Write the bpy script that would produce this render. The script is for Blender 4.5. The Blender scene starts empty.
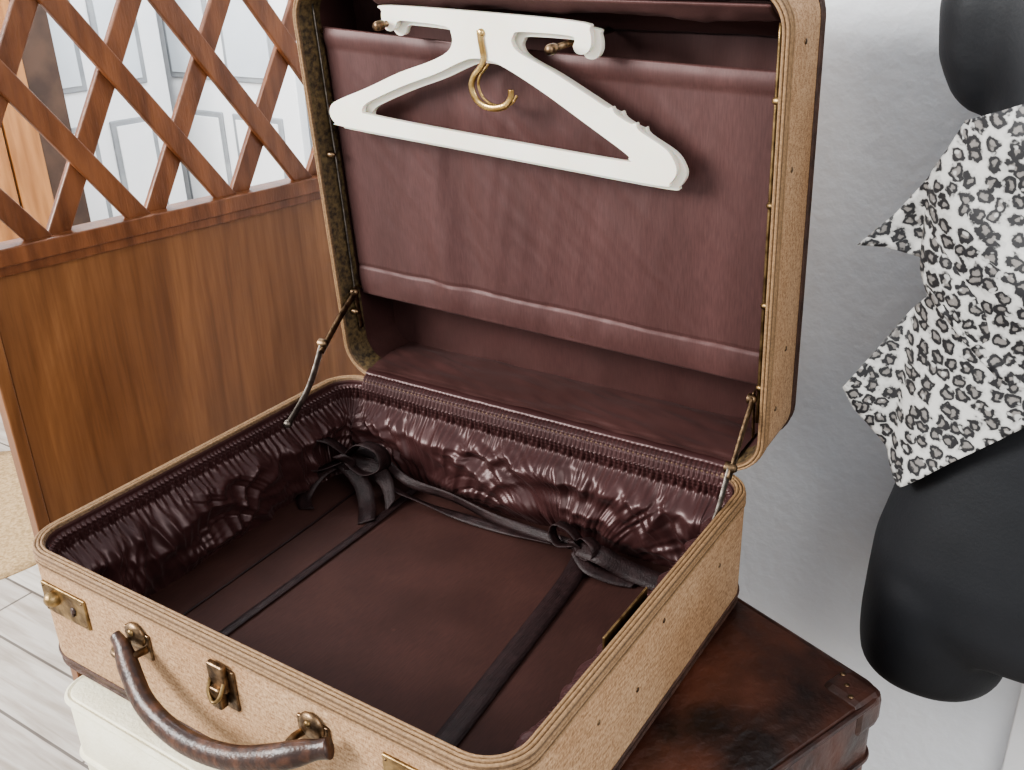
import bpy, bmesh, math, random
from mathutils import Vector, Matrix, noise
random.seed(3)
SC=bpy.context.scene
try: SC.view_settings.look='AgX - Medium High Contrast'
except Exception: pass
Z0=0.8
W=0.56; D=0.4767; A=-0.0628; HB=0.1365; HL=0.098; DL=.486; RR=.043

# ------------------------------------------------------------ materials
def newmat(name):
    m=bpy.data.materials.new(name); m.use_nodes=True
    nt=m.node_tree; b=nt.nodes['Principled BSDF']
    return m,nt,b
def N(nt,t,**k):
    n=nt.nodes.new(t)
    for a,v in k.items(): setattr(n,a,v)
    return n
def mapping(nt,scale=(1,1,1),rot=(0,0,0)):
    tc=N(nt,'ShaderNodeTexCoord'); mp=N(nt,'ShaderNodeMapping')
    mp.inputs['Scale'].default_value=scale; mp.inputs['Rotation'].default_value=rot
    nt.links.new(tc.outputs['Object'],mp.inputs['Vector']); return mp
def noise_n(nt,mp,scale,detail=4,rough=.5,dist=0):
    n=N(nt,'ShaderNodeTexNoise'); n.inputs['Scale'].default_value=scale
    n.inputs['Detail'].default_value=detail; n.inputs['Roughness'].default_value=rough
    n.inputs['Distortion'].default_value=dist
    nt.links.new(mp.outputs[0],n.inputs['Vector']); return n
def ramp(nt,src,stops):
    r=N(nt,'ShaderNodeValToRGB'); e=r.color_ramp.elements
    while len(e)<len(stops): e.new(0.5)
    for i,(p,c) in enumerate(stops):
        e[i].position=p; e[i].color=(c[0],c[1],c[2],1)
    nt.links.new(src,r.inputs[0]); return r
def mat(name,c1,c2=None,scale=20,rough=.5,metal=0,bump=0,bscale=200,stretch=(1,1,1),bstretch=(1,1,1),sheen=0,spec=.5,lo=.35,hi=.65,detail=4,coat=0,rot=(0,0,0),r2=None,bdist=.002,sss=0):
    m,nt,b=newmat(name)
    b.inputs['Roughness'].default_value=rough; b.inputs['Metallic'].default_value=metal
    b.inputs['Specular IOR Level'].default_value=spec
    b.inputs['Sheen Weight'].default_value=sheen
    b.inputs['Coat Weight'].default_value=coat
    if sss: b.inputs['Subsurface Weight'].default_value=sss; b.inputs['Subsurface Scale'].default_value=.004
    if c2 is None: b.inputs['Base Color'].default_value=(*c1,1)
    else:
        mp=mapping(nt,stretch,rot); n=noise_n(nt,mp,scale,detail)
        r=ramp(nt,n.outputs[0],[(lo,c1),(hi,c2)]); nt.links.new(r.outputs[0],b.inputs['Base Color'])
        if r2 is not None:
            mr=N(nt,'ShaderNodeMapRange'); mr.inputs['From Min'].default_value=lo; mr.inputs['From Max'].default_value=hi
            mr.inputs['To Min'].default_value=rough; mr.inputs['To Max'].default_value=r2
            nt.links.new(n.outputs[0],mr.inputs[0]); nt.links.new(mr.outputs[0],b.inputs['Roughness'])
    if bump:
        mp2=mapping(nt,bstretch,rot); n2=noise_n(nt,mp2,bscale,3)
        bp=N(nt,'ShaderNodeBump'); bp.inputs['Strength'].default_value=bump; bp.inputs['Distance'].default_value=bdist
        nt.links.new(n2.outputs[0],bp.inputs['Height']); nt.links.new(bp.outputs[0],b.inputs['Normal'])
    return m

def woven(name,c1,c2,c3):
    m,nt,b=newmat(name); b.inputs['Roughness'].default_value=.72; b.inputs['Specular IOR Level'].default_value=.25
    a=noise_n(nt,mapping(nt,(950,300,300)),1,1); c=noise_n(nt,mapping(nt,(110,110,800)),1,1); d=noise_n(nt,mapping(nt,(300,950,300)),1,1)
    mx=N(nt,'ShaderNodeMath',operation='ADD'); nt.links.new(a.outputs[0],mx.inputs[0]); nt.links.new(c.outputs[0],mx.inputs[1])
    m2=N(nt,'ShaderNodeMath',operation='ADD'); nt.links.new(mx.outputs[0],m2.inputs[0]); nt.links.new(d.outputs[0],m2.inputs[1])
    m3=N(nt,'ShaderNodeMath',operation='MULTIPLY'); m3.inputs[1].default_value=1/3; nt.links.new(m2.outputs[0],m3.inputs[0])
    r=ramp(nt,m3.outputs[0],[(.38,c1),(.62,c2)])
    big=noise_n(nt,mapping(nt),6,6,.6); r2=ramp(nt,big.outputs[0],[(.40,(1,1,1)),(.72,c3)])
    mm=N(nt,'ShaderNodeMix',data_type='RGBA',blend_type='MULTIPLY'); mm.inputs[0].default_value=1
    nt.links.new(r.outputs[0],mm.inputs[6]); nt.links.new(r2.outputs[0],mm.inputs[7]); nt.links.new(mm.outputs[2],b.inputs['Base Color'])
    bp=N(nt,'ShaderNodeBump'); bp.inputs['Strength'].default_value=.4; bp.inputs['Distance'].default_value=.0006
    nt.links.new(m3.outputs[0],bp.inputs['Height']); nt.links.new(bp.outputs[0],b.inputs['Normal'])
    return m

def satin(name,c1,c2,rough=.36,bump=.12,soft=.25,stretch=(1,1,1),spec=.5,cs=14,spots=.2,weave=0):
    m,nt,b=newmat(name)
    b.inputs['Roughness'].default_value=rough; b.inputs['Specular IOR Level'].default_value=spec
    b.inputs['Specular Tint'].default_value=(1,.82,.82,1)
    b.inputs['Sheen Weight'].default_value=.04; b.inputs['Sheen Tint'].default_value=(1,.75,.75,1)
    n=noise_n(nt,mapping(nt,stretch),cs,5); r=ramp(nt,n.outputs[0],[(.3,c1),(.72,c2)])
    f=noise_n(nt,mapping(nt,(1,.10,1)),700,2)
    sp=noise_n(nt,mapping(nt),70,6,.7); r2=ramp(nt,sp.outputs[0],[(.64,(0,0,0)),(.8,(spots,)*3)])
    mm=N(nt,'ShaderNodeMix',data_type='RGBA'); nt.links.new(r2.outputs[0],mm.inputs[0])
    nt.links.new(r.outputs[0],mm.inputs[6]); mm.inputs[7].default_value=(c2[0]*2.2,c2[1]*2.2,c2[2]*1.9,1)
    out=mm.outputs[2]
    if weave:
        wv=ramp(nt,f.outputs[0],[(.3,(1-weave,)*3),(.7,(1+weave,)*3)])
        wm=N(nt,'ShaderNodeMix',data_type='RGBA',blend_type='MULTIPLY'); wm.inputs[0].default_value=1
        nt.links.new(out,wm.inputs[6]); nt.links.new(wv.outputs[0],wm.inputs[7]); out=wm.outputs[2]
    nt.links.new(out,b.inputs['Base Color'])
    bp=N(nt,'ShaderNodeBump'); bp.inputs['Strength'].default_value=bump; bp.inputs['Distance'].default_value=.0006
    nt.links.new(f.outputs[0],bp.inputs['Height'])
    w=noise_n(nt,mapping(nt,stretch),18,2,.4,.2); b2=N(nt,'ShaderNodeBump'); b2.inputs['Strength'].default_value=soft; b2.inputs['Distance'].default_value=.006
    nt.links.new(w.outputs[0],b2.inputs['Height']); nt.links.new(bp.outputs[0],b2.inputs['Normal']); nt.links.new(b2.outputs[0],b.inputs['Normal'])
    return m

M={}
M['tan']=woven('tan_woven_canvas',(.255,.150,.082),(.56,.38,.235),(.74,.66,.58))
M['bind']=mat('tan_binding',(.20,.118,.058),(.30,.185,.097),scale=350,rough=.55,bump=.4,bscale=700)
M['bindg']=mat('tan_binding_groove',(.085,.047,.023),(.15,.088,.044),scale=350,rough=.6,bump=.4,bscale=700)
M['bindd']=mat('brown_binding',(.035,.016,.011),(.075,.036,.024),scale=60,rough=.5,bump=.4,bscale=500)
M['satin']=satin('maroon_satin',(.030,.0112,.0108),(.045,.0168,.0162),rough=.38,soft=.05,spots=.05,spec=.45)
M['satinm']=satin('maroon_satin_smooth',(.042,.0180,.0160),(.061,.0265,.0240),rough=.48,soft=.10,spec=.36,spots=.2,weave=.12)
M['satinp']=satin('maroon_satin_panel',(.054,.0245,.0222),(.080,.0375,.0345),rough=.46,soft=.06,stretch=(1.2,.35,1),spec=.42,spots=.3,weave=.14)
M['satinf']=satin('brown_floor_fabric',(.032,.0125,.0095),(.050,.0205,.0160),rough=.62,bump=.25,soft=.1,spec=.3,spots=.3,weave=.15)
M['ribbon']=mat('dark_ribbon',(.014,.0066,.0068),(.027,.0132,.0132),scale=90,rough=.5,spec=.35,bump=.5,bscale=700,bstretch=(1,.1,1))
M['olive']=mat('old_gold_lining',(.030,.018,.009),(.12,.08,.035),scale=180,rough=.6,bump=.3,bscale=400)
M['brass']=mat('aged_brass',(.30,.185,.07),(.58,.41,.19),scale=90,rough=.35,metal=1,bump=.15,bscale=300,r2=.25)
M['brassd']=mat('tarnished_brass',(.12,.075,.035),(.36,.25,.125),scale=70,rough=.42,metal=1,bump=.25,bscale=250)
M['bronze']=mat('dark_bronze',(.08,.052,.033),(.26,.175,.105),scale=120,rough=.4,metal=1,bump=.2,bscale=300)
M['steel']=mat('worn_steel',(.10,.085,.075),(.26,.23,.20),scale=120,rough=.45,metal=1)
M['plastic']=mat('white_plastic',(.84,.79,.68),(.90,.86,.76),scale=12,rough=.28,sss=.25)
M['handle']=mat('handle_leather',(.024,.0095,.0058),(.10,.040,.020),scale=110,rough=.36,bump=.3,bscale=320,bdist=.0015,lo=.42,hi=.78)
M['leather']=mat('cracked_brown_leather',(.011,.0045,.0035),(.100,.030,.015),scale=11,rough=.32,bump=.7,bscale=60,detail=8,r2=.5,bdist=.003,lo=.38,hi=.70)
M['leatherd']=mat('dark_leather_trim',(.014,.006,.005),(.055,.020,.013),scale=30,rough=.4,bump=.5,bscale=90)
M['ivory']=mat('ivory_vinyl',(.70,.65,.48),(.80,.76,.60),scale=15,rough=.5,bump=.5,bscale=250)
M['black']=mat('black_mannequin',(.010,.011,.013),(.014,.015,.018),scale=8,rough=.6,spec=.3,bump=.12,bscale=300)
M['wall']=mat('white_plaster',(.79,.82,.86),(.86,.88,.91),scale=3,rough=.85,bump=.55,bscale=60,bdist=.005)
M['white']=mat('white_paint',(.84,.85,.86),(.88,.88,.88),scale=6,rough=.5,bump=.1,bscale=60)
M['grey']=mat('grey_glass',(.58,.62,.66),(.70,.73,.76),scale=2,rough=.15)
M['greyl']=mat('grey_line',(.26,.27,.28),(.34,.35,.36),scale=12,rough=.6)
M['lattice']=mat('dark_stained_wood',(.105,.035,.013),(.205,.077,.031),scale=8,rough=.34,bump=.3,bscale=60,stretch=(6,6,1),bstretch=(6,6,1))
M['orange']=mat('orange_planks',(.27,.11,.034),(.42,.19,.065),scale=6,rough=.45,stretch=(6,6,.6),bump=.2,bscale=40)
M['dark']=mat('dark_brown_wood',(.04,.02,.012),(.08,.042,.025),scale=10,rough=.6)  # dark brown wood of the cabinet carcass
M['jute']=mat('jute',(.26,.17,.08),(.42,.29,.16),scale=120,rough=.9,bump=.8,bscale=200)

def plywood():
    m,nt,b=newmat('honey_plywood'); b.inputs['Roughness'].default_value=.38
    w=noise_n(nt,mapping(nt,(5,5,1.2)),1.4,7,.6,1.4)
    r=ramp(nt,w.outputs[0],[(.3,(.150,.060,.022)),(.5,(.205,.087,.033)),(.7,(.275,.125,.050))])
    wr=N(nt,'ShaderNodeTexWave'); wr.wave_type='BANDS'; wr.bands_direction='X'; wr.inputs['Scale'].default_value=9; wr.inputs['Distortion'].default_value=9; wr.inputs['Detail'].default_value=3; wr.inputs['Detail Scale'].default_value=.7
    nt.links.new(mapping(nt,(1,1,.25)).outputs[0],wr.inputs['Vector'])
    rw=ramp(nt,wr.outputs['Fac'],[(.0,(.84,.80,.74)),(.35,(1,1,1))])
    f=noise_n(nt,mapping(nt,(240,240,9)),1,3)
    r2=ramp(nt,f.outputs[0],[(.35,(.80,.76,.70)),(.6,(1,1,1))])
    mm=N(nt,'ShaderNodeMix',data_type='RGBA',blend_type='MULTIPLY'); mm.inputs[0].default_value=.8
    nt.links.new(r.outputs[0],mm.inputs[6]); nt.links.new(r2.outputs[0],mm.inputs[7])
    m3=N(nt,'ShaderNodeMix',data_type='RGBA',blend_type='MULTIPLY'); m3.inputs[0].default_value=.8
    nt.links.new(mm.outputs[2],m3.inputs[6]); nt.links.new(rw.outputs[0],m3.inputs[7]); nt.links.new(m3.outputs[2],b.inputs['Base Color'])
    return m
M['ply']=plywood()

def planks():
    m,nt,b=newmat('pale_floor_planks'); b.inputs['Roughness'].default_value=.55
    mp=mapping(nt,(1,1,1),(0,0,math.radians(0)))
    br=N(nt,'ShaderNodeTexBrick'); br.inputs['Scale'].default_value=1
    br.inputs['Brick Width'].default_value=1.1; br.inputs['Row Height'].default_value=.13; br.inputs['Mortar Size'].default_value=.003
    br.inputs['Color1'].default_value=(.38,.34,.30,1); br.inputs['Color2'].default_value=(.50,.46,.41,1); br.inputs['Mortar'].default_value=(.12,.10,.085,1)
    nt.links.new(mp.outputs[0],br.inputs['Vector'])
    f=noise_n(nt,mapping(nt,(2.5,30,1)),1.5,8,.6,.5); r2=ramp(nt,f.outputs[0],[(.35,(.58,.53,.48)),(.6,(1,1,1))])
    mm=N(nt,'ShaderNodeMix',data_type='RGBA',blend_type='MULTIPLY'); mm.inputs[0].default_value=.8
    nt.links.new(br.outputs[0],mm.inputs[6]); nt.links.new(r2.outputs[0],mm.inputs[7]); nt.links.new(mm.outputs[2],b.inputs['Base Color'])
    return m
M['floor']=planks()

def leopard():
    m,nt,b=newmat('leopard_print_satin'); b.inputs['Roughness'].default_value=.55
    tc=N(nt,'ShaderNodeTexCoord')
    n=N(nt,'ShaderNodeTexNoise'); n.inputs['Scale'].default_value=110; n.inputs['Detail'].default_value=3
    nt.links.new(tc.outputs['UV'],n.inputs['Vector'])
    mix=N(nt,'ShaderNodeMix',data_type='RGBA',blend_type='LINEAR_LIGHT'); mix.inputs[0].default_value=.007
    nt.links.new(tc.outputs['UV'],mix.inputs[6]); nt.links.new(n.outputs['Color'],mix.inputs[7])
    v=N(nt,'ShaderNodeTexVoronoi'); v.voronoi_dimensions='2D'; v.inputs['Scale'].default_value=68; v.inputs['Randomness'].default_value=.55
    nt.links.new(mix.outputs[2],v.inputs['Vector'])
    r=ramp(nt,v.outputs['Distance'],[(.0,(.20,.185,.175)),(.17,(.17,.16,.15)),(.24,(.014,.014,.016)),(.40,(.014,.014,.016)),(.48,(.40,.395,.38)),(.62,(.50,.495,.475))])
    g=N(nt,'ShaderNodeTexNoise'); g.inputs['Scale'].default_value=120; g.inputs['Detail'].default_value=1
    nt.links.new(tc.outputs['UV'],g.inputs['Vector'])
    gr=ramp(nt,g.outputs[0],[(.62,(0,0,0)),(.68,(.9,.9,.9))])
    mm=N(nt,'ShaderNodeMix',data_type='RGBA'); nt.links.new(gr.outputs[0],mm.inputs[0]); nt.links.new(r.outputs[0],mm.inputs[6]); mm.inputs[7].default_value=(.42,.415,.40,1)
    nt.links.new(mm.outputs[2],b.inputs['Base Color'])
    return m
M['leo']=leopard()

# ------------------------------------------------------------ helpers
def link(ob): SC.collection.objects.link(ob); return ob
def empty(name,loc=(0,0,Z0),rot=(0,0,0)):
    e=bpy.data.objects.new(name,None); e.location=loc; e.rotation_euler=rot; e.empty_display_size=.05; return link(e)
def meshob(name,verts,faces,mats,parent=None,mi=None,smooth=True,matrix=None):
    me=bpy.data.meshes.new(name); me.from_pydata([tuple(v) for v in verts],[],faces)
    for m in mats: me.materials.append(m)
    if mi: 
        for p,i in zip(me.polygons,mi): p.material_index=i
    if smooth:
        for p in me.polygons: p.use_smooth=True
    me.update(); ob=bpy.data.objects.new(name,me); link(ob)
    if parent: ob.parent=parent
    if matrix is not None: ob.matrix_local=matrix
    return ob
def bevel(ob,w=.003,seg=3):
    b=ob.modifiers.new('bev','BEVEL'); b.width=w; b.segments=seg; b.limit_method='ANGLE'; b.angle_limit=math.radians(40)
    return ob
def box(name,x0,x1,y0,y1,z0,z1,m,parent=None,bev=.003,matrix=None):
    v=[(x,y,z) for x in (x0,x1) for y in (y0,y1) for z in (z0,z1)]
    f=[(0,1,3,2),(4,6,7,5),(0,4,5,1),(2,3,7,6),(0,2,6,4),(1,5,7,3)]
    ob=meshob(name,v,f,[m],parent,smooth=False,matrix=matrix)
    if bev: bevel(ob,bev)
    return ob
def rloop(i,z,r=RR,nc=10,w=W,d=D):
    r=max(r-i,.002); x0,x1,y0,y1=i,w-i,i,d-i; o=[]
    for cx,cy,a0 in ((x1-r,y0+r,-90),(x1-r,y1-r,0),(x0+r,y1-r,90),(x0+r,y0+r,180)):
        for k in range(nc+1):
            a=math.radians(a0+90*k/nc); o.append((cx+r*math.cos(a),cy+r*math.sin(a),z))
    return o
def sweep(name,prof,mats,parent,matrix=None,cap0=False,cap1=False,closed=False,r=RR,w=W,d=D):
    V=[];F=[];MI=[]
    n=None
    for p in prof:
        L=rloop(p[0],p[1],r,w=w,d=d); n=len(L); V+=L
    P=len(prof)
    for j in range(P if closed else P-1):
        a=j*n; b=((j+1)%P)*n
        for k in range(n):
            k2=(k+1)%n; F.append((a+k,b+k,b+k2,a+k2)); MI.append(prof[j][2])
    if cap0: F.append(tuple(range(n))); MI.append(prof[0][2])
    if cap1: F.append(tuple(reversed(range((P-1)*n,P*n)))); MI.append(prof[-1][2])
    ob=meshob(name,V,F,mats,parent,MI,matrix=matrix)
    es=ob.modifiers.new('es','EDGE_SPLIT'); es.split_angle=math.radians(40)
    return ob
def rtube(name,i,z,rad,m,parent,matrix=None,seg=8,flat=1.0,w=W,d=D):
    prof=[(i+rad*math.cos(2*math.pi*k/seg),z+rad*flat*math.sin(2*math.pi*k/seg),0) for k in range(seg)]
    return sweep(name,prof,[m],parent,matrix,closed=True,w=w,d=d)
def cat(pts,n=8,closed=False):
    P=[Vector(p) for p in pts]; out=[]
    L=len(P)
    for i in range(L if closed else L-1):
        if closed: a,b,c,d=P[i-1],P[i],P[(i+1)%L],P[(i+2)%L]
        else: a=P[max(i-1,0)];b=P[i];c=P[i+1];d=P[min(i+2,L-1)]
        for k in range(n):
            t=k/n; out.append(.5*((2*b)+(-a+c)*t+(2*a-5*b+4*c-d)*t*t+(-a+3*b-3*c+d)*t**3))
    if not closed: out.append(P[-1])
    return out
def tube(name,pts,rad,m,parent,matrix=None,smooth=True,seg=12,flat=(1,1),upv=(0,0,1)):
    C=cat(pts,8) if smooth else [Vector(p) for p in pts]
    V=[];F=[]; n=len(C); upv=Vector(upv)
    for i,p in enumerate(C):
        t=(C[min(i+1,n-1)]-C[max(i-1,0)]).normalized()
        s=t.cross(upv); s=s.normalized() if s.length>1e-4 else t.orthogonal().normalized()
        u=s.cross(t); rr=rad(i/(n-1)) if callable(rad) else rad
        for k in range(seg):
            a=2*math.pi*k/seg; V.append(p+s*rr*flat[0]*math.cos(a)+u*rr*flat[1]*math.sin(a))
    for i in range(n-1):
        for k in range(seg): F.append((i*seg+k,i*seg+(k+1)%seg,(i+1)*seg+(k+1)%seg,(i+1)*seg+k))
    F.append(tuple(reversed(range(seg)))); F.append(tuple(range((n-1)*seg,n*seg)))
    return meshob(name,V,F,[m],parent,matrix=matrix)
def ribbon(name,pts,side,width,m,parent,matrix=None):
    C=cat(pts,8); V=[];F=[]
    for i,p in enumerate(C):
        s=Vector(side(i/(len(C)-1))) if callable(side) else Vector(side)
        s=s.normalized()*width/2
        for q in (-1,-.33,.33,1): V.append(p+s*q)
    for i in range(len(C)-1):
        for k in range(3): F.append((i*4+k,i*4+k+1,i*4+k+5,i*4+k+4))
    ob=meshob(name,V,F,[m],parent,matrix=matrix)
    so=ob.modifiers.new('s','SOLIDIFY'); so.thickness=.0012
    return ob
def disc(name,c,r,h,axis,m,parent,matrix=None,seg=20):
    ax=Vector(axis).normalized(); c=Vector(c)
    o=ax.orthogonal().normalized(); q=ax.cross(o); V=[];F=[]
    prof=[(0,h),(r*.5,h*.95),(r*.85,h*.7),(r,h*.3),(r,0)]
    for rr,hh in prof:
        for k in range(seg):
            a=2*math.pi*k/seg; V.append(c+ax*hh+o*rr*math.cos(a)+q*rr*math.sin(a))
    for j in range(len(prof)-1):
        for k in range(seg): F.append((j*seg+k,(j+1)*seg+k,(j+1)*seg+(k+1)%seg,j*seg+(k+1)%seg))
    return meshob(name,V,F,[m],parent,matrix=matrix)
def nz(x,y,z=0): return noise.noise(Vector((x,y,z)))
def grid(name,fn,nu,nv,m,parent,matrix=None,solid=0):
    V=[];F=[]
    for i in range(nu+1):
        for j in range(nv+1): V.append(fn(i/nu,j/nv))
    for i in range(nu):
        for j in range(nv):
            a=i*(nv+1)+j; F.append((a,a+nv+1,a+nv+2,a+1))
    ob=meshob(name,V,F,[m],parent,matrix=matrix)
    if solid: s=ob.modifiers.new('s','SOLIDIFY'); s.thickness=solid; s.offset=0
    return ob
def sm(a,b,x):
    t=max(0,min(1,(x-a)/(b-a))); return t*t*(3-2*t)

# ------------------------------------------------------------ suitcase
S=empty('suitcase')
LM0=Matrix(((1,0,0,0),(0,math.sin(A),-math.cos(A),D),(0,math.cos(A),math.sin(A),0),(0,0,0,1)))
sx=1.018
LM=LM0@Matrix(((sx,0,0,.28*(1-sx)),(0,1,0,0),(0,0,1,0),(0,0,0,1)))
BM=Matrix(((1.028,0,0,-.0140),(0,1,0,0),(0,0,1,0),(0,0,0,1)))
mats=[M['tan'],M['bindg'],M['satinm'],M['bindd']]
prof=[(.012,-HB,0),(.004,-HB+.001,3),(.0005,-HB+.005,3),(0,-HB+.012,0),(0,-.014,1),(0,-.002,1),(.001,0,1),(.010,0,1),(.011,-.002,2),(.011,-.124,2)]
sweep('base_shell',prof,mats,S,BM,cap0=True)
for k,(i,z) in enumerate([(.0012,-.0003),(.0046,.0004),(.0080,.0004),(.0003,-.0048),(.0003,-.0085),(-.0002,-.0135)]):
    rtube('base_rim_piping_%d'%k,i,z,.0014 if k<5 else .0011,M['bind'],S,BM)
rtube('base_bottom_piping',-.0005,-HB+.0135,.0014,M['bindd'],S,BM)
rtube('base_bottom_piping_b',.002,-HB+.003,.0028,M['bindd'],S,BM)
L=rloop(.011,-.1245); meshob('base_floor_lining',L,[tuple(range(len(L)))],[M['satinf']],S,matrix=BM)

def perim(inset,step=.0016,r=RR):
    rr=r-inset; x0,x1,y0,y1=inset,W-inset,inset,D-inset; out=[]
    def line(a,b,n):
        a=Vector(a);b=Vector(b);L=(b-a).length;k=max(1,int(L/step))
        for i in range(k): out.append((a+(b-a)*i/k,Vector(n)))
    def arc(cx,cy,a0):
        k=max(4,int(rr*math.pi/2/step))
        for i in range(k):
            a=math.radians(a0+90*i/k); out.append((Vector((cx+rr*math.cos(a),cy+rr*math.sin(a))),Vector((-math.cos(a),-math.sin(a)))))
    line((x0+rr,y0),(x1-rr,y0),(0,1)); arc(x1-rr,y0+rr,-90)
    line((x1,y0+rr),(x1,y1-rr),(-1,0)); arc(x1-rr,y1-rr,0)
    line((x1-rr,y1),(x0+rr,y1),(0,-1)); arc(x0+rr,y1-rr,90)
    line((x0,y1-rr),(x0,y0+rr),(1,0)); arc(x0+rr,y0+rr,180)
    return out
PP=perim(.0115,.0010); NV=70
V=[];F=[]
def ridge(v,k=2.0): return 1-k*(math.sqrt(v*v+.003)-.055)
for si,(p,n) in enumerate(PP):
    s=si*.0010
    for vi in range(NV):
        z=-.004-(.1205)*vi/(NV-1); q=-z
        fine=.0012*math.sin(2*math.pi*s/.0058+2.2*nz(s*50,0))
        edge=sm(.008,.011,q)
        shir=edge*(1-sm(.018,.027,q))
        d=.0008+shir*(.0042+fine*1.25)
        if .0125<q<.0150 or .0175<q<.0195: d-=.0012*shir
        env=sm(.018,.050,q)*(1-.45*sm(.098,.125,q))
        qq=q-.022
        slant=2.8*nz(s*4.5,3,7)
        warp=nz(s*8,q*7,2)*.6
        u=(s+slant*qq)*19+warp*1.3
        f1=ridge(nz(u,q*4.0,0))
        u2=(s-slant*1.0*qq+.5*qq)*40+warp*2.2
        f2=ridge(nz(u2,q*9,9))
        u3=(s+slant*1.6*qq)*85+warp*2
        f3=ridge(nz(u3,q*14,17))
        swag=ridge(nz(s*10+q*30,q*19-s*7,31),2.4)
        hang=.5+.5*nz(s*9,0,11)
        d+=env*(.005+.007*hang+.0105*f1+.0058*f2+.0024*f3+.0062*swag)
        ln=.012+.026*(.5+.5*math.sin(s*170+4*nz(s*20,2)))
        d+=sm(.016,.024,q)*(1-sm(.024,.024+ln,q))*.0015*math.sin(2*math.pi*s/.0085+3*nz(s*25,q*5))
        d=max(d,.0008)
        V.append((p.x+n.x*d,p.y+n.y*d,z-.002*env*nz(s*14,q*10,3)))
n=len(PP)
for i in range(n):
    a=i*NV;b=((i+1)%n)*NV
    for j in range(NV-1): F.append((a+j,a+j+1,b+j+1,b+j))
g=meshob('gathered_pocket',V,F,[M['satin']],S,matrix=BM)

# ribbons
ribbon('floor_strap_a',[(.130,.445,-.118),(.132,.36,-.1228),(.134,.22,-.1232),(.136,.04,-.1232)],(1,0,0),.011,M['ribbon'],S)
ribbon('floor_strap_b',[(.385,.430,-.110),(.395,.38,-.1215),(.408,.25,-.1232),(.422,.10,-.1232),(.428,.03,-.1232)],(1,.1,0),.024,M['ribbon'],S)
ribbon('floor_seam',[(.06,.42,-.1238),(.068,.30,-.1238),(.075,.05,-.1238)],(1,0,0),.0022,M['ribbon'],S)
ribbon('back_tie',[(.05,.415,-.072),(.09,.420,-.080),(.14,.412,-.094),(.20,.420,-.102),(.27,.416,-.110),(.33,.420,-.114),(.37,.418,-.112)],lambda t:(0,.4+.5*math.sin(t*9),1),.012,M['ribbon'],S)
ribbon('back_tie_b',[(.06,.41,-.085),(.11,.405,-.105),(.18,.408,-.117),(.26,.412,-.120),(.35,.415,-.118)],lambda t:(.2*math.sin(7*t),1,.5*math.sin(t*11)),.012,M['ribbon'],S)
def bow(nm,c,s,rz):
    c=Vector(c); R=Matrix.Rotation(rz,3,'Z')
    def T(l): return [c+R@Vector(p)*s for p in l]
    ribbon(nm+'_loop_a',T([(0,0,0),(-.018,-.004,.016),(-.040,-.008,.018),(-.046,-.010,.000),(-.030,-.012,-.012),(0,-.004,-.002)]),lambda t:(R@Vector((.2,-1,.25))),.022*s,M['ribbon'],S)
    ribbon(nm+'_loop_b',T([(0,0,0),(.018,-.006,.018),(.040,-.010,.014),(.044,-.012,-.004),(.024,-.014,-.012),(0,-.004,-.002)]),lambda t:(R@Vector((-.2,-1,.3))),.022*s,M['ribbon'],S)
    ribbon(nm+'_knot',T([(-.007,-.012,.004),(0,-.019,.008),(.008,-.014,0),(.004,-.012,-.010),(-.006,-.012,-.006)]),lambda t:(R@Vector((1,0,.4))),.014*s,M['ribbon'],S)
bow('bow_a',(.052,.400,-.074),1.25,math.radians(20))
ribbon('bow_a_tail',[(.052,.390,-.082),(.025,.370,-.10),(.022,.345,-.118),(.040,.33,-.1215)],(1,.3,.2),.022,M['ribbon'],S)
ribbon('bow_a_tail_b',[(.055,.390,-.082),(.085,.385,-.10),(.105,.370,-.118),(.125,.345,-.1215)],(1,.8,.3),.022,M['ribbon'],S)
ribbon('bow_a_tail_c',[(.055,.395,-.080),(.09,.405,-.085),(.115,.40,-.10),(.13,.385,-.1185)],(.3,1,.8),.020,M['ribbon'],S)
bow('bow_b',(.385,.412,-.100),.75,math.radians(-12))
ribbon('bow_b_tail',[(.390,.402,-.100),(.42,.397,-.098),(.45,.405,-.112),(.495,.409,-.118)],(.1,1,.6),.022,M['ribbon'],S)
ribbon('bow_b_tail_b',[(.385,.402,-.105),(.41,.387,-.112),(.44,.392,-.119),(.462,.400,-.121)],(.2,1,.3),.016,M['ribbon'],S)

# lid shell
mats=[M['tan'],M['bindg'],M['olive'],M['bindd'],M['satinm']]
prof=[(.014,-HL,0),(.006,-HL+.0005,3),(.001,-HL+.005,3),(0,-HL+.012,0),(0,-.014,1),(0,-.002,1),(.001,0,1),(.006,0,1),(.007,-.002,2),(.009,-.034,4),(.009,-HL+.004,4)]
sweep('lid_shell',prof,mats,S,LM,cap0=True,d=DL)
for k,(i,z) in enumerate([(.0012,-.0003),(.0045,.0004),(.0003,-.0045),(.0003,-.0082),(.0002,-.0135)]):
    rtube('lid_rim_piping_%d'%k,i,z,.0014 if k<4 else .0010,M['bind'],S,LM,d=DL)
rtube('lid_back_piping',-.0005,-HL+.0135,.0014,M['bindd'],S,LM,d=DL)
rtube('lid_back_piping_b',.002,-HL+.003,.0032,M['bindd'],S,LM,d=DL)
def fb(u,v):
    x=.010+.540*u; t=.010+.466*v
    return (x,t,-HL+.006+.003*nz(x*9,t*14,1)+.0015*nz(x*30,t*10,5))
grid('lid_back_lining',fb,80,70,M['satinm'],S,LM)
def fbot(u,v):
    x=.034+.496*u; d=.002+.092*v
    h=.0115+.0030*math.sin(math.pi*min(1,v*1.02))+.0026*nz(x*12,d*40,2)+.0018*nz(x*34+d*60,d*70,8)
    if .06<v<.09: h-=.0010
    return (x,h,-d)
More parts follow.
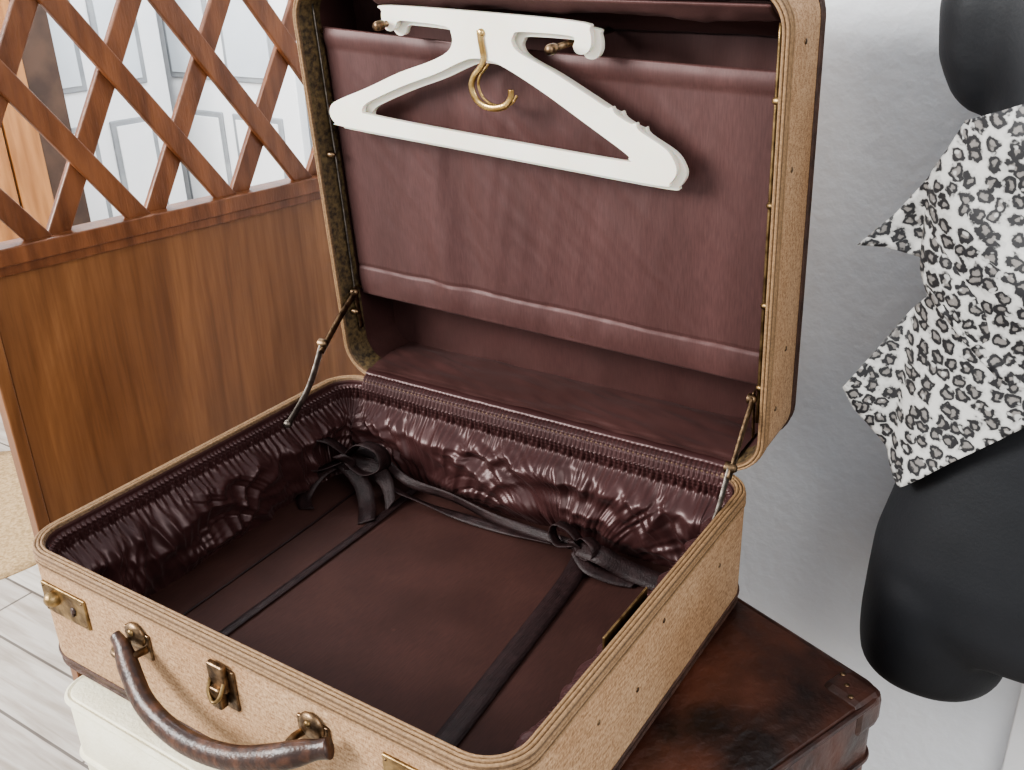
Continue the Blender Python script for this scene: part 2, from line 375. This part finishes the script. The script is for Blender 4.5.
grid('lid_bottom_padding',fbot,200,40,M['satinm'],S,LM)
GP=cat([(0,D-.0160,-.0125),(0,D-.0135,-.006),(0,D-.0105,.0010),(0,D-.005,.0052),(0,D+.000,.0085),(0,D+.006,.0112)],5)
def fg(u,v):
    k=min(len(GP)-1,int(round(v*(len(GP)-1)))); p=GP[k]
    x=.028+.508*u; w=math.sin(math.pi*v)
    f=.0011*math.sin(2*math.pi*x/.0058+2.2*nz(x*50,3))*(1-sm(.50,.72,v))*sm(0,.1,v)
    if .28<v<.40 or .62<v<.72: f-=.0010
    return (x,p.y-.0004*w-f*.7,p.z+.0008*w*nz(x*50,v*2,6)+f*.8)
grid('hinge_gusset',fg,520,len(GP)-1,M['satin'],S)
def fpan(u,v):
    tl=.434+(.407-.434)*u; bl=.106+(.093-.106)*u
    x=(.016+.002*(1-v))*(1-u)+.543*u
    t=bl+(tl-bl)*v
    z=-.030
    w=(math.sin(math.pi*u)**.5)*(math.sin(math.pi*v)**.4) if 0<u<1 and 0<v<1 else 0
    z+=w*(.0070*nz(x*7+.3*math.sin(t*9),t*1.6,1)+.0030*nz(x*20+t*9,t*2.6,4)+.0010*nz(x*60-t*12,t*5,6))
    z+=w*.0045*math.exp(-((x-.17-.08*(t-.25))/.06)**2)*math.sin((x-.15)*85+t*6)*(1-v*.5)
    z+=w*.0007*nz((x+t)*60,(x-t)*9,21)
    if v<.115: z+=.0015*math.sin(math.pi*v/.115)+.0006*nz(x*60,t*30,2)
    if .112<v<.122: z-=.0012
    if v>.93: z+=.0025*math.sin(math.pi*(v-.93)/.07)
    return (x,t-.003*math.sin(math.pi*u)*v,z)
grid('garment_panel',fpan,260,150,M['satinp'],S,LM,.0012)
tube('panel_rod_top',[(.010,.428,-.032),(.549,.402,-.032)],.0022,M['brass'],S,LM,smooth=False)
tube('panel_rod_bottom',[(.010,.113,-.032),(.549,.098,-.032)],.0022,M['brass'],S,LM,smooth=False)
tube('side_wire_left',[(.0115,.46,-.022),(.0125,.25,-.022),(.013,.055,-.020)],.0013,M['steel'],S,LM)
tube('side_wire_right',[(.5485,.45,-.012),(.548,.25,-.012),(.548,.06,-.012)],.0018,M['brassd'],S,LM)
for k,t in enumerate((.10,.19,.29,.385)):
    disc('side_stud_%d'%k,(.551,t,-.012),.0040,.006,(-1,0,0),M['brassd'],S,LM)
for k,t in enumerate((.085,.29)):
    disc('side_knob_%d'%k,(.009,t,-.014),.004,.011,(1,0,0),M['bronze'],S,LM)
def ftop(u,v):
    x=.112+.431*u; a=v*math.pi*.9
    r=.016+.0035*nz(x*14,v*3,2)+.0018*nz(x*60,v*4,3)
    return (x,.4735-.008*u-math.sin(a)*r,-.001-.05*v)
grid('top_flap',ftop,120,20,M['satinp'],S,LM,.002)
def ftop2(u,v):
    x=.09+.45*u
    return (x,.468-.006*u-.035*v+.002*nz(x*20,v*2,1),-.05-.035*v)
grid('top_pocket',ftop2,80,14,M['satinm'],S,LM,.002)
for k,(x,t,z1) in enumerate(((.137,.4445,.026),(.352,.4295,.038))):
    tube('peg_%d'%k,[(x,t,-.092),(x,t,z1-.012)],.0032,M['bronze'],S,LM0,smooth=False)
    tube('peg_tip_%d'%k,[(x,t,z1-.013),(x,t,z1-.010),(x,t,z1-.003),(x,t,z1)],lambda q:(.0052 if .1<q<.9 else .0042),M['bronze'],S,LM0,smooth=False)
for k,(t,d) in enumerate(((.43,.045),(.32,.03),(.13,.05),(.07,.03))):
    disc('lid_rivet_%d'%k,(W,t,-d),.0028,.0012,(1,0,0),M['bronze'],S,LM)
for k,(y,z) in enumerate(((.13,-.05),(.25,-.03),(.38,-.05),(.20,-.07))):
    disc('base_rivet_%d'%k,(W+.0015,y,z),.0025,.0012,(1,0,0),M['bronze'],S)
def stay(nm,x,pb,pm,pt,rd=.0035):
    tube(nm+'_lower',[(x,pb[0],pb[1]),(x,(pb[0]+pm[0])/2+.005,(pb[1]+pm[1])/2-.007),(x,pm[0],pm[1])],rd,M['steel'],S,flat=(1.2,.45),upv=(1,0,0))
    tube(nm+'_upper',[(x+.002,pm[0]-.006,pm[1]-.010),(x+.002,(pt[0]+pm[0])/2,(pt[1]+pm[1])/2),(x+.002,pt[0],pt[1])],rd,M['bronze'],S,flat=(1.2,.45),upv=(1,0,0))
    disc(nm+'_pivot',(x-.004,pm[0],pm[1]),.0060,.012,(1,0,0),M['bronze'],S)
    disc(nm+'_foot',(x-.003,pb[0],pb[1]),.005,.008,(1,0,0),M['steel'],S)
    disc(nm+'_head',(x-.003,pt[0],pt[1]),.0055,.009,(1,0,0),M['bronze'],S)
stay('stay_left',.011,(.345,-.016),(.419,.065),(.486,.112),.0042)
stay('stay_right',.549,(.358,-.030),(.424,.036),(.472,.092),.0050)
tube('stay_bracket_left',[(.009,.49,.118),(.009,.492,.09),(.009,.496,.06)],.003,M['bronze'],S,flat=(.4,1.3))
tube('stay_bracket_right',[(.551,.474,.10),(.551,.478,.07),(.551,.482,.045)],.003,M['bronze'],S,flat=(.4,1.3))
box('inner_catch_plate',.5455,.5475,.165,.245,-.022,.004,M['brassd'],S,.0008)

# front hardware
def plate(nm,x0,x1,z0,z1,y=-.0025,m='bronze'): return box(nm,x0,x1,y,.001,z0,z1,M[m],S,.0015)
plate('lock_left_plate',.020,.088,-.064,-.030,m='brassd')
disc('lock_left_button',(.040,-.0025,-.043),.0080,.010,(0,-1,0),M['brassd'],S)
disc('lock_left_keyhole',(.068,-.0025,-.047),.0035,.002,(0,-1,0),M['bindd'],S)
tube('lock_left_keyslot',[(.068,-.0035,-.047),(.068,-.0035,-.053)],.0014,M['bindd'],S,smooth=False)
plate('lock_right_plate',.449,.517,-.062,-.028,m='brassd')
disc('lock_right_button',(.499,-.0025,-.043),.0080,.010,(0,-1,0),M['brassd'],S)
disc('lock_right_keyhole',(.470,-.0025,-.045),.0035,.002,(0,-1,0),M['bindd'],S)
for k,(x,z) in enumerate(((.024,-.034),(.084,-.034),(.024,-.060),(.084,-.060),(.453,-.032),(.513,-.032),(.453,-.058),(.513,-.058))):
    disc('lock_pin_%d'%k,(x,-.0022,z),.0014,.0012,(0,-1,0),M['bronze'],S,seg=10)
plate('latch_plate',.258,.290,-.066,-.024)
box('latch_hasp',.264,.284,-.008,-.002,-.046,-.018,M['bronze'],S,.002)
tube('latch_loop',[(.266,-.006,-.034),(.267,-.012,-.046),(.274,-.014,-.053),(.281,-.012,-.046),(.282,-.006,-.034)],.0018,M['brassd'],S)
box('latch_lever',.268,.280,-.012,-.003,-.062,-.040,M['bronze'],S,.002)
for k,x in enumerate((.163,.378)):
    plate('handle_mount_%d'%k,x-.017,x+.017,-.060,-.032)
    disc('handle_mount_dome_%d'%k,(x,-.002,-.036),.013,.005,(0,-1,0),M['bronze'],S)
    disc('handle_mount_pin_%d'%k,(x,-.006,-.031),.0035,.003,(0,-1,0),M['brassd'],S)
    tube('handle_ring_%d'%k,[(x-.012,-.003,-.048),(x-.012,-.013,-.046),(x-.009,-.021,-.047),(x+.009,-.021,-.047),(x+.012,-.013,-.046),(x+.012,-.003,-.048)],.0034,M['bronze'],S)
tube('handle_grip',[(.148,-.013,-.036),(.160,-.016,-.042),(.176,-.023,-.056),(.203,-.033,-.071),(.24,-.039,-.078),(.28,-.041,-.077),(.325,-.038,-.068),(.365,-.030,-.052),(.390,-.019,-.042),(.406,-.013,-.036)],
     lambda q:(.0056+.0046*sm(0,.22,q)*(1-sm(.80,1,q))+.0024*(sm(.9,1,q))),M['handle'],S,flat=(1.1,.85),upv=(0,-1,.3),seg=16)
for k,x in enumerate((.10,.28,.46)):
    tube('hinge_%d'%k,[(x-.02,D+.001,.001),(x+.02,D+.001,.001)],.003,M['bronze'],S,smooth=False)

# ------------------------------------------------------------ hangers
def hanger(name,off):
    H=empty(name)
    k=.966
    HM=LM0@Matrix.Translation(off)
    outer=[(.144,.4625),(.30,.4555),(.383,.4495),(.391,.443),(.392,.430),(.386,.422),(.376,.422),(.372,.428),(.374,.434),(.366,.438),(.312,.440),(.303,.436),(.301,.429),(.310,.420),(.345,.405),(.389,.383),(.408,.3735),(.4135,.3742),(.4175,.3680),(.434,.3600),(.4395,.3607),(.4435,.3540),(.470,.340),(.480,.329),(.483,.318),(.476,.307),(.463,.3035),(.35,.311),(.20,.3215),(.055,.3315),(.043,.335),(.037,.343),(.040,.354),(.055,.362),(.10,.377),(.149,.395),(.190,.407),(.214,.416),(.225,.425),(.226,.436),(.218,.4435),(.170,.4475),(.156,.447),(.151,.440),(.145,.437),(.138,.439),(.134,.446),(.135,.457)]
    inner=[(.088,.3505),(.094,.3585),(.112,.3665),(.155,.3820),(.20,.3958),(.232,.408),(.250,.413),(.270,.412),(.292,.405),(.335,.384),(.385,.356),(.427,.332),(.431,.3265),(.423,.3235),(.30,.3315),(.18,.3400),(.100,.3470)]
    cu=bpy.data.curves.new(name+'_c','CURVE'); cu.dimensions='2D'; cu.fill_mode='BOTH'; cu.extrude=.0036
    for ps in (outer,inner):
        C=cat([(.045+(p[0]-.045)*k,p[1],0) for p in ps],4,True)
        sp=cu.splines.new('POLY'); sp.points.add(len(C)-1); sp.use_cyclic_u=True
        for q,p in zip(sp.points,C): q.co=(p.x,p.y,0,1)
    o=bpy.data.objects.new(name+'_tmp',cu); link(o)
    bpy.context.view_layer.update()
    me=bpy.data.meshes.new_from_object(o.evaluated_get(bpy.context.evaluated_depsgraph_get()))
    bpy.data.objects.remove(o); me.name='body'; me.materials.clear(); me.materials.append(M['plastic'])
    bm=bmesh.new(); bm.from_mesh(me); bmesh.ops.remove_doubles(bm,verts=bm.verts[:],dist=.00002); bm.to_mesh(me); bm.free()
    ob=bpy.data.objects.new('body',me); link(ob); ob.parent=H; ob.matrix_local=HM
    b=ob.modifiers.new('b','BEVEL'); b.width=.0007; b.segments=2; b.limit_method='ANGLE'; b.angle_limit=math.radians(65)
    return H,HM
H1,HM1=hanger('coat_hanger',(0,0,.004))
hk=[(.256,.441,.0050),(.257,.430,.0050),(.2585,.414,.0050),(.254,.405,.0050),(.245,.396,.0050),(.241,.386,.0050),(.245,.374,.0050),(.255,.367,.0050),(.268,.3655,.0050),(.281,.369,.0050),(.288,.377,.0050),(.289,.385,.0050)]
tube('swivel_hook',hk,.0036,M['brass'],H1,HM1,flat=(1,.5),upv=(0,0,1))
disc('hook_rivet',(.257,.438,.003),.0045,.004,(0,0,1),M['brass'],H1,HM1)
H2,HM2=hanger('coat_hanger.001',(.005,-.006,-.0065))
tube('swivel_hook',[(p[0]-.007,p[1]+.005,.0005) for p in hk[:-1]],.0016,M['brass'],H2,HM2,flat=(1,.55),upv=(0,0,1))

# ------------------------------------------------------------ cases below
def simplecase(name,w,d,h,m,mt,loc,rz):
    E=empty(name,loc,(0,0,rz))
    prof=[(.010,0,0),(.003,.001,0),(0,.006,0),(0,h*.62,0),(-.001,h*.62+.003,0),(-.001,h-.006,0),(.003,h-.001,0),(.010,h,0)]
    sweep(name+'_body',prof,[m],E,cap0=True,cap1=True,r=.022,w=w,d=d)
    for z in (.005,h-.005,h*.62): 
        prof=[(-.001+.0035*math.cos(2*math.pi*k/8),z+.0035*math.sin(2*math.pi*k/8),0) for k in range(8)]
        sweep(name+'_welt',prof,[mt],E,closed=True,r=.022,w=w,d=d)
    return E
rz=math.atan2(-.358,.934)
lw,ld=.43,.30
corner=Vector((.728,.392)); ex=Vector((.934,-.358)); ey=Vector((.358,.934))
org=corner-ex*lw-ey*ld
LC=simplecase('leather_suitcase',lw,ld,.20,M['leather'],M['leatherd'],(org.x,org.y,Z0-HB-.2045),rz)
for k,(cx,cy,sx_,sy_) in enumerate(((lw,ld,-1,-1),(lw,0,-1,1),(0,0,1,1),(0,ld,1,-1))):
    x0,x1=sorted((cx-sx_*.003,cx+sx_*.045)); y0,y1=sorted((cy-sy_*.003,cy+sy_*.045))
    b=box('corner_cap_%d'%k,x0,x1,y0,y1,.158,.2030,M['leatherd'],LC,.012)
    for q in range(3): disc('corner_stud_%d_%d'%(k,q),(cx+sx_*(.012+.012*q),cy+sy_*(.034-.010*q),.2025),.0028,.0015,(0,0,1),M['bronze'],LC)
IC=simplecase('ivory_vanity_case',.36,.175,.20,M['ivory'],M['ivory'],(.042,-.024,Z0-HB-.2045),0)
disc('case_lock',(.18,0,.14),.012,.004,(0,-1,0),M['brass'],IC)
T=empty('low_table',(0,0,0))
tz=Z0-HB-.2045
box('table_top',.05,.66,0,.56,tz-.03,tz-.0005,M['lattice'],T,.004)
for k,(x,y) in enumerate(((.08,.03),(.63,.03),(.08,.53),(.63,.53))): box('leg_%d'%k,x-.02,x+.02,y-.02,y+.02,0,tz-.029,M['lattice'],T,.003)

# ------------------------------------------------------------ lattice screen
ang=math.atan2(.985,.17)
P=empty('lattice_room_divider',(-.40,.263,0),(0,0,ang))
s0,s1=-.045,.66; zr=Z0+.165; top=1.75
def pbox(n,a,b,z0,z1,y0=-.012,y1=.012,m='lattice',bev=.002): return box(n,a,b,y0,y1,z0,z1,M[m],P,bev)
pbox('panel_ply',s0+.02,s1-.02,.06,zr-.02,-.006,.006,'ply')
pbox('stile_left',s0,s0+.018,0,zr-.012,-.014,.014,'ply'); pbox('stile_right',s1-.03,s1,0,top,-.014,.014,'ply')
pbox('stile_left_top',s0,s0+.022,zr-.012,top,-.014,.014)
pbox('bottom_rail',s0+.018,s1-.03,.04,.09,-.012,.012,'ply')
pbox('rail_mid',s0-.002,s1,zr-.014,zr+.010,-.020,.020)
pbox('rail_mid_mould',s0-.002,s1,zr-.028,zr-.014,-.014,.014)
pbox('rail_top',s0,s1,top-.03,top,-.016,.016)
def diag(nm,sb,slope,yo):
    za,zb=zr,top-.02
    def sat(z): return sb+slope*(z-zr)
    def zat(s): return zr+(s-sb)/slope
    lo,hi=za,zb
    e=sorted((zat(s0+.012),zat(s1-.015))); lo=max(lo,e[0]); hi=min(hi,e[1])
    if hi-lo<.02: return
    a=Vector((sat(lo),yo,lo)); b=Vector((sat(hi),yo,hi)); t=(b-a).normalized(); nn=Vector((t.z,0,-t.x))*.0150
    h=Vector((0,.0052,0)); V=[]
    for p in (a,b):
        for q,w in ((-1,-1),(1,-1),(1,1),(-1,1)): V.append(p+nn*q+h*w)
    ob=meshob(nm,V,[(0,1,2,3),(7,6,5,4),(0,4,5,1),(1,5,6,2),(2,6,7,3),(3,7,4,0)],[M['lattice']],P,smooth=False); bevel(ob,.002,2)
for k in range(-8,14):
    diag('slat_back_%d'%k,.060+.1425*k,-.69,-.0045)
    diag('slat_front_%d'%k,.078+.1425*k,.57,.0055)

# ------------------------------------------------------------ mannequin
Mq=empty('mannequin_torso',(0,0,Z0))
CX=.830;CY=.56
lev=[(-.150,.150,.085),(-.115,.163,.098),(-.06,.160,.100),(-.01,.149,.095),(.06,.135,.085),(.13,.122,.078),(.20,.112,.075),(.28,.112,.082),(.34,.112,.090),(.39,.118,.090),(.43,.135,.082),(.47,.155,.072),(.51,.140,.060),(.54,.08,.050),(.57,.055,.048),(.64,.052,.050)]
def loft(cx,cy,l,seg=40):
    V=[];F=[]
    for z,w,d in l:
        for k in range(seg):
            a=2*math.pi*k/seg; ca,sa=math.cos(a),math.sin(a)
            V.append((cx+w*math.copysign(abs(ca)**.9,ca),cy+d*math.copysign(abs(sa)**.9,sa),z))
    for i in range(len(l)-1):
        for k in range(seg): F.append((i*seg+k,i*seg+(k+1)%seg,(i+1)*seg+(k+1)%seg,(i+1)*seg+k))
    F.append(tuple(reversed(range(seg)))); F.append(tuple(range((len(l)-1)*seg,len(l)*seg)))
    return V,F
parts=[loft(CX,CY,lev)]
leg=[(-.224,.048,.050),(-.218,.064,.068),(-.205,.074,.080),(-.18,.077,.084),(-.15,.078,.088),(-.10,.076,.088),(-.05,.06,.07)]
parts.append(loft(CX-.085,CY,leg)); parts.append(loft(CX+.085,CY,leg))
arm=[(.370,.008,.015),(.385,.026,.03),(.415,.042,.042),(.46,.048,.05),(.50,.040,.042),(.52,.015,.02)]
parts.append(loft(CX-.128,CY,[(z,w*.9,d) for z,w,d in arm])); parts.append(loft(CX+.128,CY,[(z,w*.9,d) for z,w,d in arm]))
for q in (-1,1):
    bl=[(.24,.01,.01),(.26,.045,.03),(.30,.055,.045),(.34,.052,.04),(.38,.035,.025),(.41,.01,.01)]
    parts.append(loft(CX+q*.055,CY-.062,bl))
V=[];F=[]
for v,f in parts:
    o=len(V); V+=v; F+=[tuple(i+o for i in q) for q in f]
body=meshob('body',V,F,[M['black']],Mq)
rm=body.modifiers.new('r','REMESH'); rm.mode='VOXEL'; rm.voxel_size=.006; rm.use_smooth_shade=True
smm=body.modifiers.new('s','SMOOTH'); smm.factor=.6; smm.iterations=14
tube('hanging_bracket',[(CX,CY+.05,.25),(CX,.679,.25)],.012,M['steel'],Mq,smooth=False)
disc('hanging_bracket_plate',(CX,.6795,.25),.03,.006,(0,-1,0),M['steel'],Mq)
def bodyw(z):
    l=lev
    for i in range(len(l)-1):
        if l[i][0]<=z<=l[i+1][0]:
            t=(z-l[i][0])/(l[i+1][0]-l[i][0]); return l[i][1]*(1-t)+l[i+1][1]*t, l[i][2]*(1-t)+l[i+1][2]*t
    return .15,.09
Tp=empty('leopard_print_top',(0,0,Z0))
def cloth(nm,poly,lift,seed):
    poly=[(p[0]+.006,p[1]+.010) for p in poly]
    bm=bmesh.new(); vs=[bm.verts.new((p[0],0,p[1])) for p in poly]; bm.faces.new(vs)
    x0=min(p[0] for p in poly);x1=max(p[0] for p in poly);z0=min(p[1] for p in poly);z1=max(p[1] for p in poly)
    st=.006
    x=x0+st
    while x<x1:
        bmesh.ops.bisect_plane(bm,geom=bm.verts[:]+bm.edges[:]+bm.faces[:],plane_co=(x,0,0),plane_no=(1,0,0)); x+=st
    z=z0+st
    while z<z1:
        bmesh.ops.bisect_plane(bm,geom=bm.verts[:]+bm.edges[:]+bm.faces[:],plane_co=(0,0,z),plane_no=(0,0,1)); z+=st
    uv=bm.loops.layers.uv.new('UVMap')
    for f in bm.faces:
        f.smooth=True
        for l in f.loops: l[uv].uv=(l.vert.co.x+seed,l.vert.co.z+seed*.3)
    for v in bm.verts:
        x,z=v.co.x,v.co.z
        w,dd=bodyw(z); w=max(w,.135)+.02
        dd=max(dd,.088)+.012+.018*sm(.18,.26,z)*(1-sm(.36,.44,z))
        q=(x-CX)/w
        y=CY-dd*math.sqrt(1-min(abs(q),.985)**2)
        y-=lift
        y+=.0055*math.sin((x*.8+z*1.0)*38+seed*7+2*nz(x*8,z*8,2))*(.3+.7*min(1,max(0,(CX-.06-x)/.08)))+.009*nz(x*13,z*8,seed)
        v.co.y=y
    me=bpy.data.meshes.new(nm); bm.to_mesh(me); bm.free(); me.materials.append(M['leo'])
    ob=bpy.data.objects.new(nm,me); link(ob); ob.parent=Tp
    so=ob.modifiers.new('s','SOLIDIFY'); so.thickness=.0016
    return ob
cloth('wrap_lower',[(.668,.30),(.676,.226),(.688,.206),(.668,.175),(.645,.135),(.617,.088),(.630,.066),(.662,.036),(.690,.012),(.735,.062),(.80,.130),(.88,.17),(.96,.20),(.985,.30)],.006,0.0)
cloth('wrap_upper',[(.700,.366),(.688,.340),(.668,.304),(.645,.270),(.616,.238),(.640,.238),(.672,.231),(.690,.21),(.76,.16),(.86,.14),(.96,.20),(.985,.33),(.94,.40),(.86,.43),(.80,.410),(.748,.388)],.013,1.3)

# ------------------------------------------------------------ room
box('floor',-3.2,2.4,-2.4,2.5,-.05,0,M['floor'],None,0)
box('wall_back',-.10,2.4,.68,.80,0,2.7,M['wall'],None,0)
box('wall_rear',-3.2,-.10,2.4,2.5,0,2.7,M['wall'],None,0)
box('wall_left',-2.8,-2.7,-2.4,2.4,0,2.7,M['wall'],None,0)
box('wall_return',-.10,.0,.80,2.4,0,2.7,M['wall'],None,0)
box('trim_1',.835,1.6,.662,.68,0,Z0-.22,M['white'],None,.002)
def doorleaf(nm,w,h,loc,rot):
    E=empty(nm,loc,rot)
    box('leaf',0,w,-.02,.02,0,h,M['white'],E,.003)
    for k,(a,b,c,d,mm) in enumerate(((.09,w/2-.03,.12,.72,'white'),(w/2+.03,w-.09,.12,.72,'white'),(.09,w/2-.03,.84,h-.12,'grey'),(w/2+.03,w-.09,.84,h-.12,'grey'))):
        box('mould_%d'%k,a,b,-.030,-.018,c,d,M['greyl'],E,.006)
        box('pane_%d'%k,a+.022,b-.022,-.034,-.016,c+.022,d-.022,M[mm],E,.002)
    return E
doorleaf('door_1',.85,2.05,(-1.75,2.33,0),(0,0,math.radians(4)))
doorleaf('door_2',.80,2.05,(-2.66,2.33,0),(0,0,math.radians(-2)))
doorleaf('door_3',.62,2.05,(-2.60,1.62,0),(0,0,math.radians(84)))
CB=empty('wooden_cabinet',(0,0,0))
box('carcass',-2.68,-2.24,.75,1.60,.0,1.5,M['dark'],CB,.004)
for k in range(6): box('plank_%d'%k,-2.24,-2.225,.76+.12*k,.872+.12*k,.03,1.45,M['orange'],CB,.004)
RG=empty('round_jute_rug',(-1.55,.62,0))
disc('rug',(0,0,0),.36,.012,(0,0,1),M['jute'],RG,seg=48)

# ------------------------------------------------------------ lights
w=bpy.data.worlds.new('world'); SC.world=w; w.use_nodes=True
w.node_tree.nodes['Background'].inputs[0].default_value=(.90,.95,1,1); w.node_tree.nodes['Background'].inputs[1].default_value=1.0
def area(nm,loc,tgt,sx,sy,e,col):
    l=bpy.data.lights.new(nm,'AREA'); l.shape='RECTANGLE'; l.size=sx; l.size_y=sy; l.energy=e; l.color=col
    o=bpy.data.objects.new(nm,l); link(o); o.location=loc; o.rotation_euler=(Vector(tgt)-Vector(loc)).to_track_quat('-Z','Y').to_euler(); return o
area('window_light_front',(-1.5,-1.9,2.2),(.3,.4,.8),1.1,1.1,175,(1,.98,.95))
area('window_light_side',(2.2,-.9,2.2),(.5,.5,.9),1.2,1.2,32,(1,.97,.93))
area('fill_light_rear',(-1.3,1.0,2.6),(-1.6,2.2,.8),1.2,1.2,80,(.93,.97,1))  # added overhead fill that brightens the doors behind the lattice

# ------------------------------------------------------------ camera
cx,cy,cz,yaw,pit,roll,f=0.847,-0.4042,0.5251,0.5905,0.4295,-0.0326,985.1
Fw=Vector((-math.sin(yaw)*math.cos(pit),math.cos(yaw)*math.cos(pit),-math.sin(pit)))
R=Fw.cross(Vector((0,0,1))).normalized(); U=R.cross(Fw)
R2=R*math.cos(roll)+U*math.sin(roll); U2=-R*math.sin(roll)+U*math.cos(roll)
cd=bpy.data.cameras.new('camera'); cd.sensor_width=36; cd.lens=f/1024*36; cd.clip_start=.02
co=bpy.data.objects.new('camera',cd); link(co)
co.matrix_world=Matrix(((R2.x,U2.x,-Fw.x,cx),(R2.y,U2.y,-Fw.y,cy),(R2.z,U2.z,-Fw.z,cz+Z0),(0,0,0,1)))
SC.camera=co
